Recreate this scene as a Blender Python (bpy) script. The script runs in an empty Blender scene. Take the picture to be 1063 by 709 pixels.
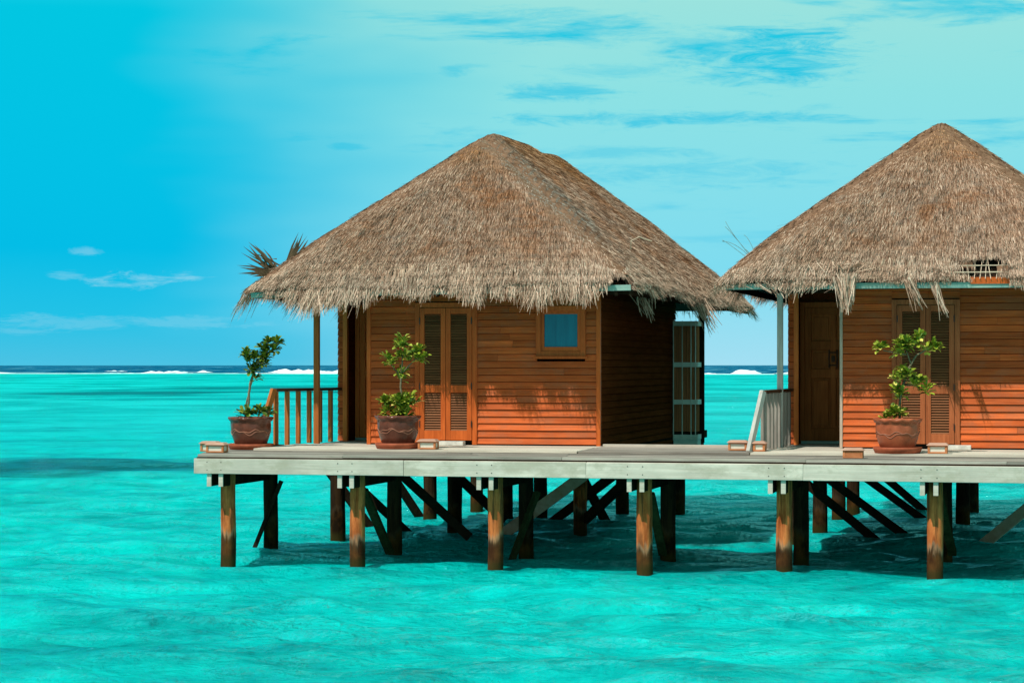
import bpy, math, random
import numpy as np
from mathutils import Vector, Matrix, noise

random.seed(7); RNG = np.random.default_rng(7)
R = math.radians
S = bpy.context.scene
COL = S.collection

# ------------------------------------------------------------------ camera
cam_d = bpy.data.cameras.new('camera'); cam = bpy.data.objects.new('camera', cam_d); COL.objects.link(cam)
cam.location = (7.436, -31.093, 2.855)
cam.rotation_euler = (R(90), 0, R(13.4506))
cam_d.sensor_width = 36.0; cam_d.lens = 36*2400/1063; cam_d.shift_y = 24.5/1063
cam_d.clip_start = 0.5; cam_d.clip_end = 60000
S.camera = cam

# ------------------------------------------------------------------ sun, sky, exposure
SUN = Vector((-0.55, -1.0, 1.50)).normalized()
sun_d = bpy.data.lights.new('sun', 'SUN'); sun_d.energy = 4.3; sun_d.angle = R(0.55); sun_d.color = (1.0, 0.94, 0.85)
sun = bpy.data.objects.new('sun', sun_d); COL.objects.link(sun)
sun.location = SUN*60; sun.rotation_euler = SUN.to_track_quat('Z', 'Y').to_euler()

W = bpy.data.worlds.new('World'); S.world = W; W.use_nodes = True
nt = W.node_tree; nt.nodes.clear()
class NB:
    """small node helper"""
    def __init__(s, tree): s.t = tree
    def n(s, typ, **kw):
        nd = s.t.nodes.new(typ)
        for k, v in kw.items():
            if k == 'ins':
                for i, val in v.items():
                    if isinstance(val, bpy.types.NodeSocket): s.t.links.new(val, nd.inputs[i])
                    else: nd.inputs[i].default_value = val
            else: setattr(nd, k, v)
        return nd
    def math(s, op, a, b=0.0, c=None, clamp=False):
        ins = {0: a, 1: b}
        if c is not None: ins[2] = c
        return s.n('ShaderNodeMath', operation=op, use_clamp=clamp, ins=ins).outputs[0]
    def mix(s, f, a, b, blend='MIX'):
        nd = s.n('ShaderNodeMix', data_type='RGBA', blend_type=blend)
        for i, v in ((0, f), (6, a), (7, b)):
            if isinstance(v, bpy.types.NodeSocket): s.t.links.new(v, nd.inputs[i])
            else: nd.inputs[i].default_value = v if not isinstance(v, tuple) else (*v[:3], 1)
        return nd.outputs[2]
    def smooth(s, v, a, b):
        return s.n('ShaderNodeMapRange', interpolation_type='SMOOTHSTEP', ins={0: v, 1: a, 2: b, 3: 0.0, 4: 1.0}).outputs[0]
    def noise(s, vec, scale, detail=4, rough=0.55, dist=0.0):
        return s.n('ShaderNodeTexNoise', ins={'Vector': vec, 'Scale': scale, 'Detail': detail, 'Roughness': rough, 'Distortion': dist}).outputs[0]
    def mapv(s, vec, scale=(1, 1, 1), loc=(0, 0, 0)):
        return s.n('ShaderNodeMapping', ins={0: vec, 1: loc, 3: scale}).outputs[0]
    def ramp(s, f, stops):
        nd = s.n('ShaderNodeValToRGB', ins={0: f}); e = nd.color_ramp.elements
        while len(e) < len(stops): e.new(0.5)
        for k, (p, c) in zip(e, stops): k.position = p; k.color = (*c[:3], 1)
        return nd.outputs[0]

b = NB(nt)
sky = b.n('ShaderNodeTexSky', sky_type='NISHITA', sun_disc=False, sun_elevation=math.asin(SUN.z),
          sun_rotation=math.atan2(SUN.x, SUN.y), air_density=1.0, dust_density=0.6, ozone_density=2.0)
dirv = b.n('ShaderNodeTexCoord').outputs['Generated']
sep = b.n('ShaderNodeSeparateXYZ', ins={0: dirv}); dx, dy, dz = sep.outputs[:3]
front = b.smooth(dy, -0.1, 0.7)
grade = b.mix(front, (0.80, 0.66, 0.52), (0.03, 1.0, 0.98))
base = b.mix(1.0, sky.outputs[0], grade, 'MULTIPLY')
# even out the brightness of the tropical sky ahead: clear saturated blue, brightened above view to feed water reflections
clear = b.ramp(b.math('MULTIPLY', dz, 4.0), [(0.0, (0.9, 6.6, 9.6)), (0.08, (0.2, 6.4, 9.8)), (0.2, (0.0, 6.0, 9.7)), (0.36, (0.0, 6.4, 9.5)), (0.6, (0.0, 6.9, 9.2)), (1.0, (1.2, 11.0, 11.0))])
base = b.mix(b.math('MULTIPLY', front, 0.92), base, clear)
# thin high cloud to the right, drawn out in bands
wp = b.mapv(dirv, (9, 9, 48))
warp = b.noise(b.mapv(dirv, (5, 5, 20)), 1.0, 3)
veil = b.math('ADD', b.smooth(b.math('ADD', dx, b.math('ADD', b.math('MULTIPLY', warp, 0.16), b.math('MULTIPLY', dz, 0.10))), -0.30, -0.14), 0.0)
n1 = b.noise(wp, 1.0, 8, 0.62, 0.5)
n2 = b.noise(b.mapv(dirv, (13, 13, 105), (3.1, 0, 1.7)), 1.0, 6, 0.6, 0.3)
patch = b.smooth(b.math('ADD', b.math('MULTIPLY', n1, 0.65), b.math('MULTIPLY', n2, 0.35)), 0.33, 0.47)
cover = b.math('MULTIPLY', veil, b.math('ADD', b.smooth(dz, 0.14, 0.0), b.math('MULTIPLY', patch, b.math('SUBTRACT', 0.92, b.smooth(dz, 0.14, 0.0)))))
ccol = b.ramp(b.math('MULTIPLY', dz, 6.0), [(0.0, (4.6, 8.9, 10.6)), (0.25, (2.7, 8.6, 10.3)), (0.7, (3.4, 9.1, 9.1)), (0.95, (4.2, 9.2, 8.5))])
def puffs(lst, wobble, lo, hi):
    tot = None
    for hx, hz, hrx, hrz, k in lst:
        ex = b.math('POWER', b.math('ABSOLUTE', b.math('DIVIDE', b.math('SUBTRACT', dx, hx), hrx)), 2.0)
        ez = b.math('POWER', b.math('ABSOLUTE', b.math('DIVIDE', b.math('SUBTRACT', dz, hz), hrz)), 2.0)
        v = b.math('MULTIPLY', b.smooth(b.math('ADD', b.math('ADD', ex, ez), wobble), lo, hi), k)
        tot = v if tot is None else b.math('MAXIMUM', tot, v)
    return tot
ragged = b.noise(b.mapv(dirv, (34, 34, 190)), 1.0, 8, 0.72, 0.5)
ragged = b.math('MULTIPLY', b.math('SUBTRACT', ragged, 0.5), 9.0)
breaks = puffs([(-0.121, 0.1326, 0.0333, 0.0108, 0.95), (-0.1476, 0.1378, 0.0167, 0.005, 0.5), (-0.2007, 0.1419, 0.0333, 0.005, 0.55), (-0.221, 0.1479, 0.0375, 0.0042, 0.5), (-0.2109, 0.1171, 0.0217, 0.0037, 0.7), (-0.168, 0.1057, 0.0542, 0.0029, 0.75), (-0.1884, 0.1257, 0.025, 0.0033, 0.4), (-0.168, 0.0818, 0.0583, 0.0058, 0.45), (-0.0803, 0.1479, 0.0167, 0.0025, 0.6), (-0.2534, 0.1257, 0.0058, 0.0021, 0.5), (-0.046, 0.15, 0.0292, 0.005, 0.5), (-0.3005, 0.0938, 0.0067, 0.0013, 0.5), (-0.1884, 0.0909, 0.0375, 0.0025, 0.4)], ragged, 2.0, -0.9)
cover = b.math('MULTIPLY', cover, b.math('SUBTRACT', 1.0, breaks))
base = b.mix(cover, base, ccol)
# small low cumulus near the horizon on the left
front_cl = b.math('MULTIPLY', puffs([(-0.3817, 0.0371, 0.0208, 0.0037, 0.75), (-0.4055, 0.0483, 0.0067, 0.0017, 0.5), (-0.4121, 0.0387, 0.0075, 0.0021, 0.4), (-0.4157, 0.0179, 0.0292, 0.0033, 0.35), (-0.3635, 0.0183, 0.025, 0.0029, 0.35), (-0.4302, 0.0142, 0.0167, 0.0021, 0.3)], ragged, 1.4, -0.3), front)
base = b.mix(b.math('MULTIPLY', front_cl, 0.6), base, (4.6, 8.6, 10.2))
bg = b.n('ShaderNodeBackground', ins={0: base, 1: 0.085})
out = b.n('ShaderNodeOutputWorld', ins={0: bg.outputs[0]})

S.view_settings.view_transform = 'Standard'; S.view_settings.look = 'None'
S.view_settings.exposure = 0.0; S.view_settings.gamma = 1.0
S.render.resolution_x = 1024; S.render.resolution_y = 682

# ------------------------------------------------------------------ materials
def mat(name, fn, rough=0.6, spec=0.5):
    m = bpy.data.materials.new(name); m.use_nodes = True
    t = m.node_tree; t.nodes.clear(); nb = NB(t)
    bs = nb.n('ShaderNodeBsdfPrincipled', ins={'Roughness': rough, 'Specular IOR Level': spec})
    nb.n('ShaderNodeOutputMaterial', ins={0: bs.outputs[0]})
    nb.bs = bs
    nb.pos = nb.n('ShaderNodeNewGeometry').outputs['Position']
    g = nb.n('ShaderNodeNewGeometry'); nb.rand = g.outputs['Random Per Island']
    fn(nb)
    return m
def setc(nb, c): nb.t.links.new(c, nb.bs.inputs['Base Color'])
def bump(nb, h, strength=0.4, dist=0.02):
    bm = nb.n('ShaderNodeBump', ins={'Strength': strength, 'Distance': dist, 'Height': h})
    nb.t.links.new(bm.outputs[0], nb.bs.inputs['Normal'])

def wood(name, dark, light, grain=(1.5, 30, 30), vary=0.35, rough=0.55, bstr=0.25, grey=0.0, greycol=(0.3, 0.29, 0.26), spec=0.12):
    def fn(nb):
        off = nb.n('ShaderNodeCombineXYZ', ins={0: nb.math('MULTIPLY', nb.rand, 37.0), 1: nb.math('MULTIPLY', nb.rand, 11.0), 2: 0.0}).outputs[0]
        v = nb.n('ShaderNodeVectorMath', operation='ADD', ins={0: nb.pos, 1: off}).outputs[0]
        g = nb.noise(nb.mapv(v, grain), 1.0, 6, 0.62, 0.6)
        fine = nb.noise(nb.mapv(v, tuple(x*3.2 for x in grain)), 1.0, 3, 0.6)
        blot = nb.noise(v, 1.7, 4, 0.55)
        f = nb.math('ADD', nb.math('MULTIPLY', g, 0.7), nb.math('MULTIPLY', fine, 0.3))
        c = nb.ramp(f, [(0.3, dark), (0.7, light)])
        val = nb.math('ADD', 1.0 - vary*0.5, nb.math('MULTIPLY', nb.rand, vary))
        val = nb.math('MULTIPLY', val, nb.math('ADD', 0.66, nb.math('MULTIPLY', blot, 0.68)))
        c = nb.mix(1.0, c, nb.n('ShaderNodeCombineColor', ins={0: val, 1: val, 2: val}).outputs[0], 'MULTIPLY')
        if grey:
            c = nb.mix(nb.math('MULTIPLY', nb.smooth(nb.noise(nb.mapv(v, (2, 4, 4)), 1.0, 5, 0.7), 0.45, 0.65), grey), c, greycol)
        setc(nb, c); bump(nb, f, bstr, 0.01)
    return mat(name, fn, rough, spec)

M = {}
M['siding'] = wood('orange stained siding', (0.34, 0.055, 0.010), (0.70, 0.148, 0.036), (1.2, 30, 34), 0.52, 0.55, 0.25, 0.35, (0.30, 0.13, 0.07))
M['siding_shade'] = wood('shade darkened siding', (0.085, 0.020, 0.006), (0.17, 0.042, 0.012), (30, 1.2, 34), 0.35, 0.9, spec=0.0)  # albedo darkened to stand in for shade on the side walls
M['trim'] = wood('orange trim timber', (0.44, 0.082, 0.015), (0.68, 0.152, 0.032), (26, 26, 1.6), 0.2, 0.5)
M['frame'] = wood('joinery timber', (0.38, 0.068, 0.013), (0.62, 0.135, 0.028), (24, 24, 1.6), 0.25, 0.45)
M['frame_old'] = wood('faded joinery timber', (0.25, 0.064, 0.021), (0.44, 0.132, 0.050), (24, 24, 1.6), 0.3, 0.55)
M['slat'] = wood('louvre slat timber', (0.16, 0.055, 0.022), (0.30, 0.12, 0.05), (2, 30, 30), 0.25, 0.5)
M['door'] = wood('door timber', (0.58, 0.140, 0.028), (0.82, 0.240, 0.055), (26, 26, 1.6), 0.2, 0.5)  # albedo raised to stand in for light bounced into the left entrance
M['door_dim'] = wood('dark brown door timber', (0.26, 0.070, 0.018), (0.46, 0.145, 0.040), (26, 26, 1.6), 0.25, 0.6, spec=0.05)
M['door_old'] = wood('brown screen boards', (0.34, 0.115, 0.050), (0.58, 0.21, 0.09), (26, 26, 1.6), 0.3, 0.9, spec=0.0)
M['rail_pale'] = wood('bleached trim', (0.40, 0.31, 0.24), (0.62, 0.50, 0.40), (20, 20, 2), 0.2, 0.85, spec=0.0)
M['rail_shade'] = wood('shade greyed balusters', (0.20, 0.18, 0.155), (0.38, 0.345, 0.30), (20, 20, 2), 0.3, 0.85, spec=0.0)  # railing grey darkened in colour to stand in for shade on balusters
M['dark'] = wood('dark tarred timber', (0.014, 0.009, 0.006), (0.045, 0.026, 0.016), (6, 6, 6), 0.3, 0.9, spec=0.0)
M['rail'] = wood('railing timber', (0.34, 0.095, 0.022), (0.54, 0.175, 0.045), (20, 20, 2), 0.25, 0.55)
M['rail_top'] = wood('dark handrail', (0.05, 0.022, 0.012), (0.10, 0.045, 0.022), (4, 4, 20), 0.2, 0.5)
M['rail_grey'] = wood('weathered white railing', (0.34, 0.33, 0.30), (0.62, 0.60, 0.55), (20, 20, 2), 0.25, 0.7)
M['pale'] = wood('pale weathered fascia', (0.44, 0.385, 0.32), (0.68, 0.585, 0.50), (0.8, 24, 26), 0.2, 0.8, 0.4, 0.75, (0.40, 0.35, 0.27))
M['plank'] = wood('grey deck planks', (0.15, 0.125, 0.105), (0.42, 0.37, 0.32), (0.9, 26, 26), 0.85, 0.75, 0.4)
M['porch'] = wood('pale porch boards', (0.46, 0.40, 0.33), (0.66, 0.60, 0.50), (0.9, 26, 26), 0.25, 0.75, 0.3)
M['eave'] = wood('teal eave board', (0.16, 0.33, 0.29), (0.34, 0.50, 0.44), (1.2, 20, 20), 0.2, 0.6, 0.2, 0.5, (0.45, 0.40, 0.30))
M['screen_rail'] = wood('green painted rail', (0.66, 0.70, 0.60), (0.84, 0.84, 0.74), (4, 4, 10), 0.2, 0.65)
M['lampwood'] = wood('lamp timber', (0.40, 0.13, 0.05), (0.62, 0.25, 0.11), (3, 12, 12), 0.3, 0.6)
M['lamptop'] = wood('lamp lid timber', (0.36, 0.19, 0.13), (0.55, 0.34, 0.26), (3, 12, 12), 0.3, 0.7)

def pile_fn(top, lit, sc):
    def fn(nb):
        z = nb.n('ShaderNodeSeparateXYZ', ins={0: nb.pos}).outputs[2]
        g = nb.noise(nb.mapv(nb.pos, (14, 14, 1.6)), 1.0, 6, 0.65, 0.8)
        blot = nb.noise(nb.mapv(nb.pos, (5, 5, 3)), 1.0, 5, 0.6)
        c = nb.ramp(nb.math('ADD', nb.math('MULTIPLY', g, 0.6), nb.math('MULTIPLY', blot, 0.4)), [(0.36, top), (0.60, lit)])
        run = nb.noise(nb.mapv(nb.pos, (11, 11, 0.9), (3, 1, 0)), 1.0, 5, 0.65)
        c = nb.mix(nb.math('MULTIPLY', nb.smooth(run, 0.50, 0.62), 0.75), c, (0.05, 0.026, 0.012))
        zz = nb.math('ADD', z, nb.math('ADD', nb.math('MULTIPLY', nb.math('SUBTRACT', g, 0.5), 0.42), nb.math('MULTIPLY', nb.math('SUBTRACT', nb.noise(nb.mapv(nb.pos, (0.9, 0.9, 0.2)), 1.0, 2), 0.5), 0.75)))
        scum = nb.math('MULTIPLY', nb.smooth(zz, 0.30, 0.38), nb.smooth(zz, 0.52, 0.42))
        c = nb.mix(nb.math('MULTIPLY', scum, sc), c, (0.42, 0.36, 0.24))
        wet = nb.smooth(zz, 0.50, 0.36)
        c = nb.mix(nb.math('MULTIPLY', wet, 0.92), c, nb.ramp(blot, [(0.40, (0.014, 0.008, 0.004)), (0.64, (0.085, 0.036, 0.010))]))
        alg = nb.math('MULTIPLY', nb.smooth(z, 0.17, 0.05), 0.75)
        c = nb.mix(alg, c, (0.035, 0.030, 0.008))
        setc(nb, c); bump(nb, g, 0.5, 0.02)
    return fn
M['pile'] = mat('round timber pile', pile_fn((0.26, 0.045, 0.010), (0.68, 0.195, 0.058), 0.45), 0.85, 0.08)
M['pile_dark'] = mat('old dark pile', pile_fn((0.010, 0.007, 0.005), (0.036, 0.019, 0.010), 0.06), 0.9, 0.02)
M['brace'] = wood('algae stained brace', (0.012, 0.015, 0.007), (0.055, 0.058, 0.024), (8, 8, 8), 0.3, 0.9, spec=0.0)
M['brace_pale'] = wood('pale brace plank', (0.55, 0.36, 0.19), (0.74, 0.62, 0.48), (5, 5, 5), 0.1, 0.75)

def thatch_fn(nb):
    big = nb.noise(nb.mapv(nb.pos, (0.9, 0.9, 1.3)), 1.0, 5, 0.62, 0.4)
    mid = nb.noise(nb.mapv(nb.pos, (4, 4, 7)), 1.0, 4, 0.6)
    z = nb.n('ShaderNodeSeparateXYZ', ins={0: nb.pos}).outputs[2]
    c = nb.ramp(nb.rand, [(0.0, (0.085, 0.038, 0.020)), (0.25, (0.24, 0.130, 0.080)), (0.7, (0.47, 0.295, 0.205)), (1.0, (0.76, 0.55, 0.42))])
    rust = nb.math('MULTIPLY', nb.smooth(nb.math('ADD', nb.math('MULTIPLY', big, 0.7), nb.math('MULTIPLY', mid, 0.3)), 0.45, 0.60), 0.8)
    c = nb.mix(rust, c, nb.mix(nb.rand, (0.11, 0.032, 0.010), (0.50, 0.215, 0.09)))
    grey = nb.math('MULTIPLY', nb.smooth(mid, 0.50, 0.64), 0.5)
    c = nb.mix(grey, c, nb.mix(nb.rand, (0.10, 0.075, 0.058), (0.46, 0.37, 0.31)))
    # the newest, palest palm was laid along the eaves
    newer = nb.math('MULTIPLY', nb.smooth(z, 4.8, 4.05), 0.6)
    c = nb.mix(newer, c, nb.mix(nb.rand, (0.32, 0.19, 0.125), (0.92, 0.71, 0.56)))
    top = nb.math('MULTIPLY', nb.smooth(z, 5.7, 6.6), 0.7)
    c = nb.mix(top, c, nb.mix(nb.rand, (0.11, 0.045, 0.014), (0.50, 0.235, 0.085)))
    # painted shade lines in the gaps between palm courses, streaks where rain runs down, and old blue-grey lichen along the left hut's near hip
    sx = nb.n('ShaderNodeSeparateXYZ', ins={0: nb.pos})
    streak = nb.noise(nb.mapv(nb.pos, (5.5, 5.5, 0.7)), 1.0, 4, 0.6)
    c = nb.mix(nb.math('MULTIPLY', nb.smooth(streak, 0.52, 0.66), 0.55), c, nb.mix(nb.rand, (0.045, 0.026, 0.015), (0.30, 0.185, 0.125)))
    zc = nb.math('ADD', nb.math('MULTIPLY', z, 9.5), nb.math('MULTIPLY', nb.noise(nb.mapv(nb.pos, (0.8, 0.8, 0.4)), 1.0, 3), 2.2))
    gap_shade = nb.smooth(nb.math('ABSOLUTE', nb.math('SUBTRACT', nb.math('FRACT', zc), 0.5)), 0.40, 0.49)
    c = nb.mix(nb.math('MULTIPLY', nb.math('MULTIPLY', gap_shade, nb.smooth(big, 0.35, 0.6)), 0.45), c, nb.mix(nb.rand, (0.06, 0.035, 0.022), (0.27, 0.17, 0.115)))
    th = nb.math('DIVIDE', nb.math('SUBTRACT', z, 4.15), 2.55)
    ddx = nb.math('ABSOLUTE', nb.math('SUBTRACT', nb.math('SUBTRACT', sx.outputs[0], 1.30), nb.math('MULTIPLY', th, -3.0)))
    ddy = nb.math('ABSOLUTE', nb.math('SUBTRACT', nb.math('SUBTRACT', sx.outputs[1], 2.55), nb.math('MULTIPLY', th, 3.0)))
    lich = nb.math('MULTIPLY', nb.smooth(nb.math('ADD', nb.math('ADD', ddx, ddy), nb.math('MULTIPLY', nb.math('SUBTRACT', mid, 0.5), 1.6)), 0.75, 0.10), nb.math('MULTIPLY', nb.smooth(z, 4.5, 5.2), 0.75))
    c = nb.mix(lich, c, nb.mix(nb.rand, (0.10, 0.115, 0.105), (0.30, 0.33, 0.30)))
    setc(nb, c)
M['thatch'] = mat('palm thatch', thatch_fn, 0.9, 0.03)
def solid(name, col, rough=0.6, spec=0.4, var=0.25, sc=9):
    def fn(nb):
        n = nb.noise(nb.pos, sc, 5, 0.6)
        setc(nb, nb.ramp(n, [(0.3, tuple(x*(1-var) for x in col)), (0.7, tuple(min(1, x*(1+var)) for x in col))])); bump(nb, n, 0.15, 0.01)
    return mat(name, fn, rough, spec)
M['thatch_base'] = wood('old packed thatch', (0.10, 0.05, 0.028), (0.30, 0.17, 0.11), (5, 5, 5), 0.0, 0.95, spec=0.0)
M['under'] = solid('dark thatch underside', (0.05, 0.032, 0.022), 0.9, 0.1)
M['cord'] = solid('thin grey cord', (0.16, 0.30, 0.32), 0.8, 0.1)
M['frond'] = solid('dry dark frond', (0.10, 0.065, 0.035), 0.8, 0.2, 0.5)
M['straw'] = solid('pale straw bundle', (0.60, 0.45, 0.33), 0.9, 0.0)
M['clay_dark'] = solid('dark glazed clay', (0.125, 0.038, 0.023), 0.22, 0.30, 0.4, 6)
M['clay'] = solid('red brown clay', (0.36, 0.092, 0.040), 0.42, 0.25, 0.3, 6)
M['clay_line'] = solid('worn clay ridge', (0.33, 0.13, 0.080), 0.5, 0.2)
M['saucer'] = solid('terracotta saucer', (0.34, 0.085, 0.040), 0.6, 0.15)
M['soil'] = solid('dark soil', (0.05, 0.03, 0.018), 0.9, 0.1, 0.5, 40)
M['bark'] = solid('grey green bark', (0.17, 0.14, 0.085), 0.8, 0.2, 0.4, 30)
M['white_step'] = solid('pale stone threshold', (0.60, 0.58, 0.52), 0.7, 0.3)
M['milk'] = solid('milky lamp pane', (0.66, 0.62, 0.52), 0.35, 0.5, 0.08)
M['iron'] = solid('black iron', (0.02, 0.018, 0.016), 0.45, 0.5)
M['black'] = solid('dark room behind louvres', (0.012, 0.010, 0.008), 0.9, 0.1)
def leaf_fn(a, bb, yel):
    def fn(nb):
        c = nb.ramp(nb.rand, [(0.0, a), (0.55, bb), (0.84, tuple(x*1.25 for x in bb)), (1.0, yel)])
        setc(nb, c)
        nb.bs.inputs['Subsurface Weight'].default_value = 0.0
    return fn
M['leaf'] = mat('fleshy green leaf', leaf_fn((0.035, 0.075, 0.008), (0.14, 0.20, 0.018), (0.50, 0.44, 0.06)), 0.42, 0.22)
M['leaf_y'] = mat('yellow green leaf', leaf_fn((0.05, 0.10, 0.010), (0.28, 0.33, 0.03), (0.82, 0.66, 0.18)), 0.42, 0.22)
def glass_fn(nb):
    setc(nb, nb.ramp(nb.noise(nb.mapv(nb.pos, (9, 1, 0.8)), 1.2, 4), [(0.3, (0.0, 0.13, 0.21)), (0.7, (0.0, 0.21, 0.31))]))
M['glass'] = mat('teal curtained window glass', glass_fn, 0.08, 0.25)

def water_fn(nb):
    P = nb.pos
    s = nb.n('ShaderNodeSeparateXYZ', ins={0: P}); X, Y, Z = s.outputs[:3]
    far = nb.smooth(Y, 15.0, 120.0)
    # pale or darker sand bed, plus mottling that paints light and dark of wavelets
    soft = nb.noise(nb.mapv(P, (0.13, 0.15, 1)), 1.0, 5, 0.6, 0.2)
    mott = nb.noise(nb.mapv(P, (0.75, 0.8, 1)), 1.0, 6, 0.62, 0.2)
    fine = nb.noise(nb.mapv(P, (2.6, 2.4, 1)), 1.0, 5, 0.68, 0.2)
    f = nb.math('ADD', nb.math('MULTIPLY', soft, 0.45), nb.math('ADD', nb.math('MULTIPLY', mott, 0.40), nb.math('MULTIPLY', fine, 0.15)))
    c = nb.ramp(f, [(0.33, (0.0, 0.10, 0.11)), (0.42, (0.0, 0.34, 0.335)), (0.52, (0.0, 0.54, 0.51)), (0.64, (0.0, 0.72, 0.67))])
    farc = nb.ramp(nb.noise(nb.mapv(P, (0.05, 0.045, 1)), 1.0, 7, 0.66, 0.6), [(0.34, (0.0, 0.14, 0.15)), (0.45, (0.0, 0.42, 0.42)), (0.57, (0.01, 0.68, 0.67))])
    c = nb.mix(nb.math('MULTIPLY', far, 0.8), c, farc)
    # weed and coral beds
    wob = nb.math('MULTIPLY', nb.math('SUBTRACT', nb.noise(nb.mapv(P, (0.16, 0.3, 1)), 1.0, 5, 0.65), 0.5), 1.8)
    for cx, cy, rx, ry, k in ((-20.0, 30.0, 5.6, 5.4, 0.9), (-86.0, 189.0, 11.0, 18.0, 0.75), (-70.0, 250.0, 40.0, 30.0, 0.5), (-10.0, 230.0, 22.0, 20.0, 0.35)):
        ex = nb.math('POWER', nb.math('ABSOLUTE', nb.math('DIVIDE', nb.math('SUBTRACT', X, cx), rx)), 2.0)
        ey = nb.math('POWER', nb.math('ABSOLUTE', nb.math('DIVIDE', nb.math('SUBTRACT', Y, cy), ry)), 2.0)
        d = nb.math('ADD', nb.math('ADD', ex, ey), wob)
        c = nb.mix(nb.math('MULTIPLY', nb.smooth(d, 1.25, 0.3), k), c, (0.0, 0.06, 0.075))
    # the drop-off outside the reef
    deep = nb.smooth(Y, 640.0, 780.0)
    deepc = nb.ramp(nb.noise(nb.mapv(P, (0.05, 0.012, 1)), 1.0, 6, 0.75), [(0.38, (0.0, 0.03, 0.10)), (0.53, (0.0, 0.12, 0.25)), (0.64, (0.12, 0.38, 0.50))])
    c = nb.mix(deep, c, deepc)
    setc(nb, c)
    r1 = nb.math('ADD', nb.noise(nb.mapv(P, (1.3, 1.5, 1)), 1.0, 5, 0.62, 0.2), nb.math('MULTIPLY', nb.noise(nb.mapv(P, (6.0, 7.5, 1)), 1.0, 5, 0.66, 0.2), 0.55))
    r2 = nb.noise(nb.mapv(P, (0.10, 0.34, 1)), 1.0, 5, 0.6, 0.4)
    h = nb.math('ADD', nb.math('MULTIPLY', r1, 1.0), nb.math('MULTIPLY', nb.math('MULTIPLY', r2, far), 10.0))
    bm = nb.n('ShaderNodeBump', ins={'Strength': 1.0, 'Distance': 0.34, 'Height': h}).outputs[0]
    fr = nb.n('ShaderNodeFresnel', ins={0: 1.33, 1: bm}).outputs[0]
    # steep little waves farther out never show their full mirror angle
    k = nb.math('MULTIPLY', nb.math('MULTIPLY', fr, 1.25), nb.math('SUBTRACT', 1.0, nb.math('MULTIPLY', nb.smooth(Y, 0.0, 300.0), 0.82)))
    up = nb.n('ShaderNodeCombineXYZ', ins={0: 0.0, 1: 0.0, 2: 1.0}).outputs[0]
    # light scattered back from the water body and sand, softened over a foot or so
    sss = nb.n('ShaderNodeSubsurfaceScattering', falloff='BURLEY', ins={'Color': c, 'Scale': 0.28, 'Radius': (0.6, 1.0, 1.0), 'Normal': up}).outputs[0]
    dif = nb.n('ShaderNodeBsdfDiffuse', ins={0: c, 'Normal': bm}).outputs[0]
    df = nb.n('ShaderNodeMixShader', ins={0: 0.85, 1: sss, 2: dif}).outputs[0]
    gl = nb.n('ShaderNodeBsdfGlossy', ins={0: (0.40, 0.97, 1.0, 1), 'Roughness': 0.05, 'Normal': bm}).outputs[0]
    ms = nb.n('ShaderNodeMixShader', ins={0: k, 1: df, 2: gl}).outputs[0]
    nb.t.links.new(ms, [n for n in nb.t.nodes if n.type == 'OUTPUT_MATERIAL'][0].inputs[0])
M['water'] = mat('turquoise lagoon water', water_fn, 0.10, 0.30)
def foam_fn(nb):
    n = nb.noise(nb.mapv(nb.pos, (0.2, 0.2, 1.2)), 1.0, 5, 0.6)
    setc(nb, nb.ramp(n, [(0.3, (0.66, 0.80, 0.82)), (0.6, (0.92, 0.93, 0.92))]))
M['foam'] = mat('white surf', foam_fn, 0.8, 0.2)

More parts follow.
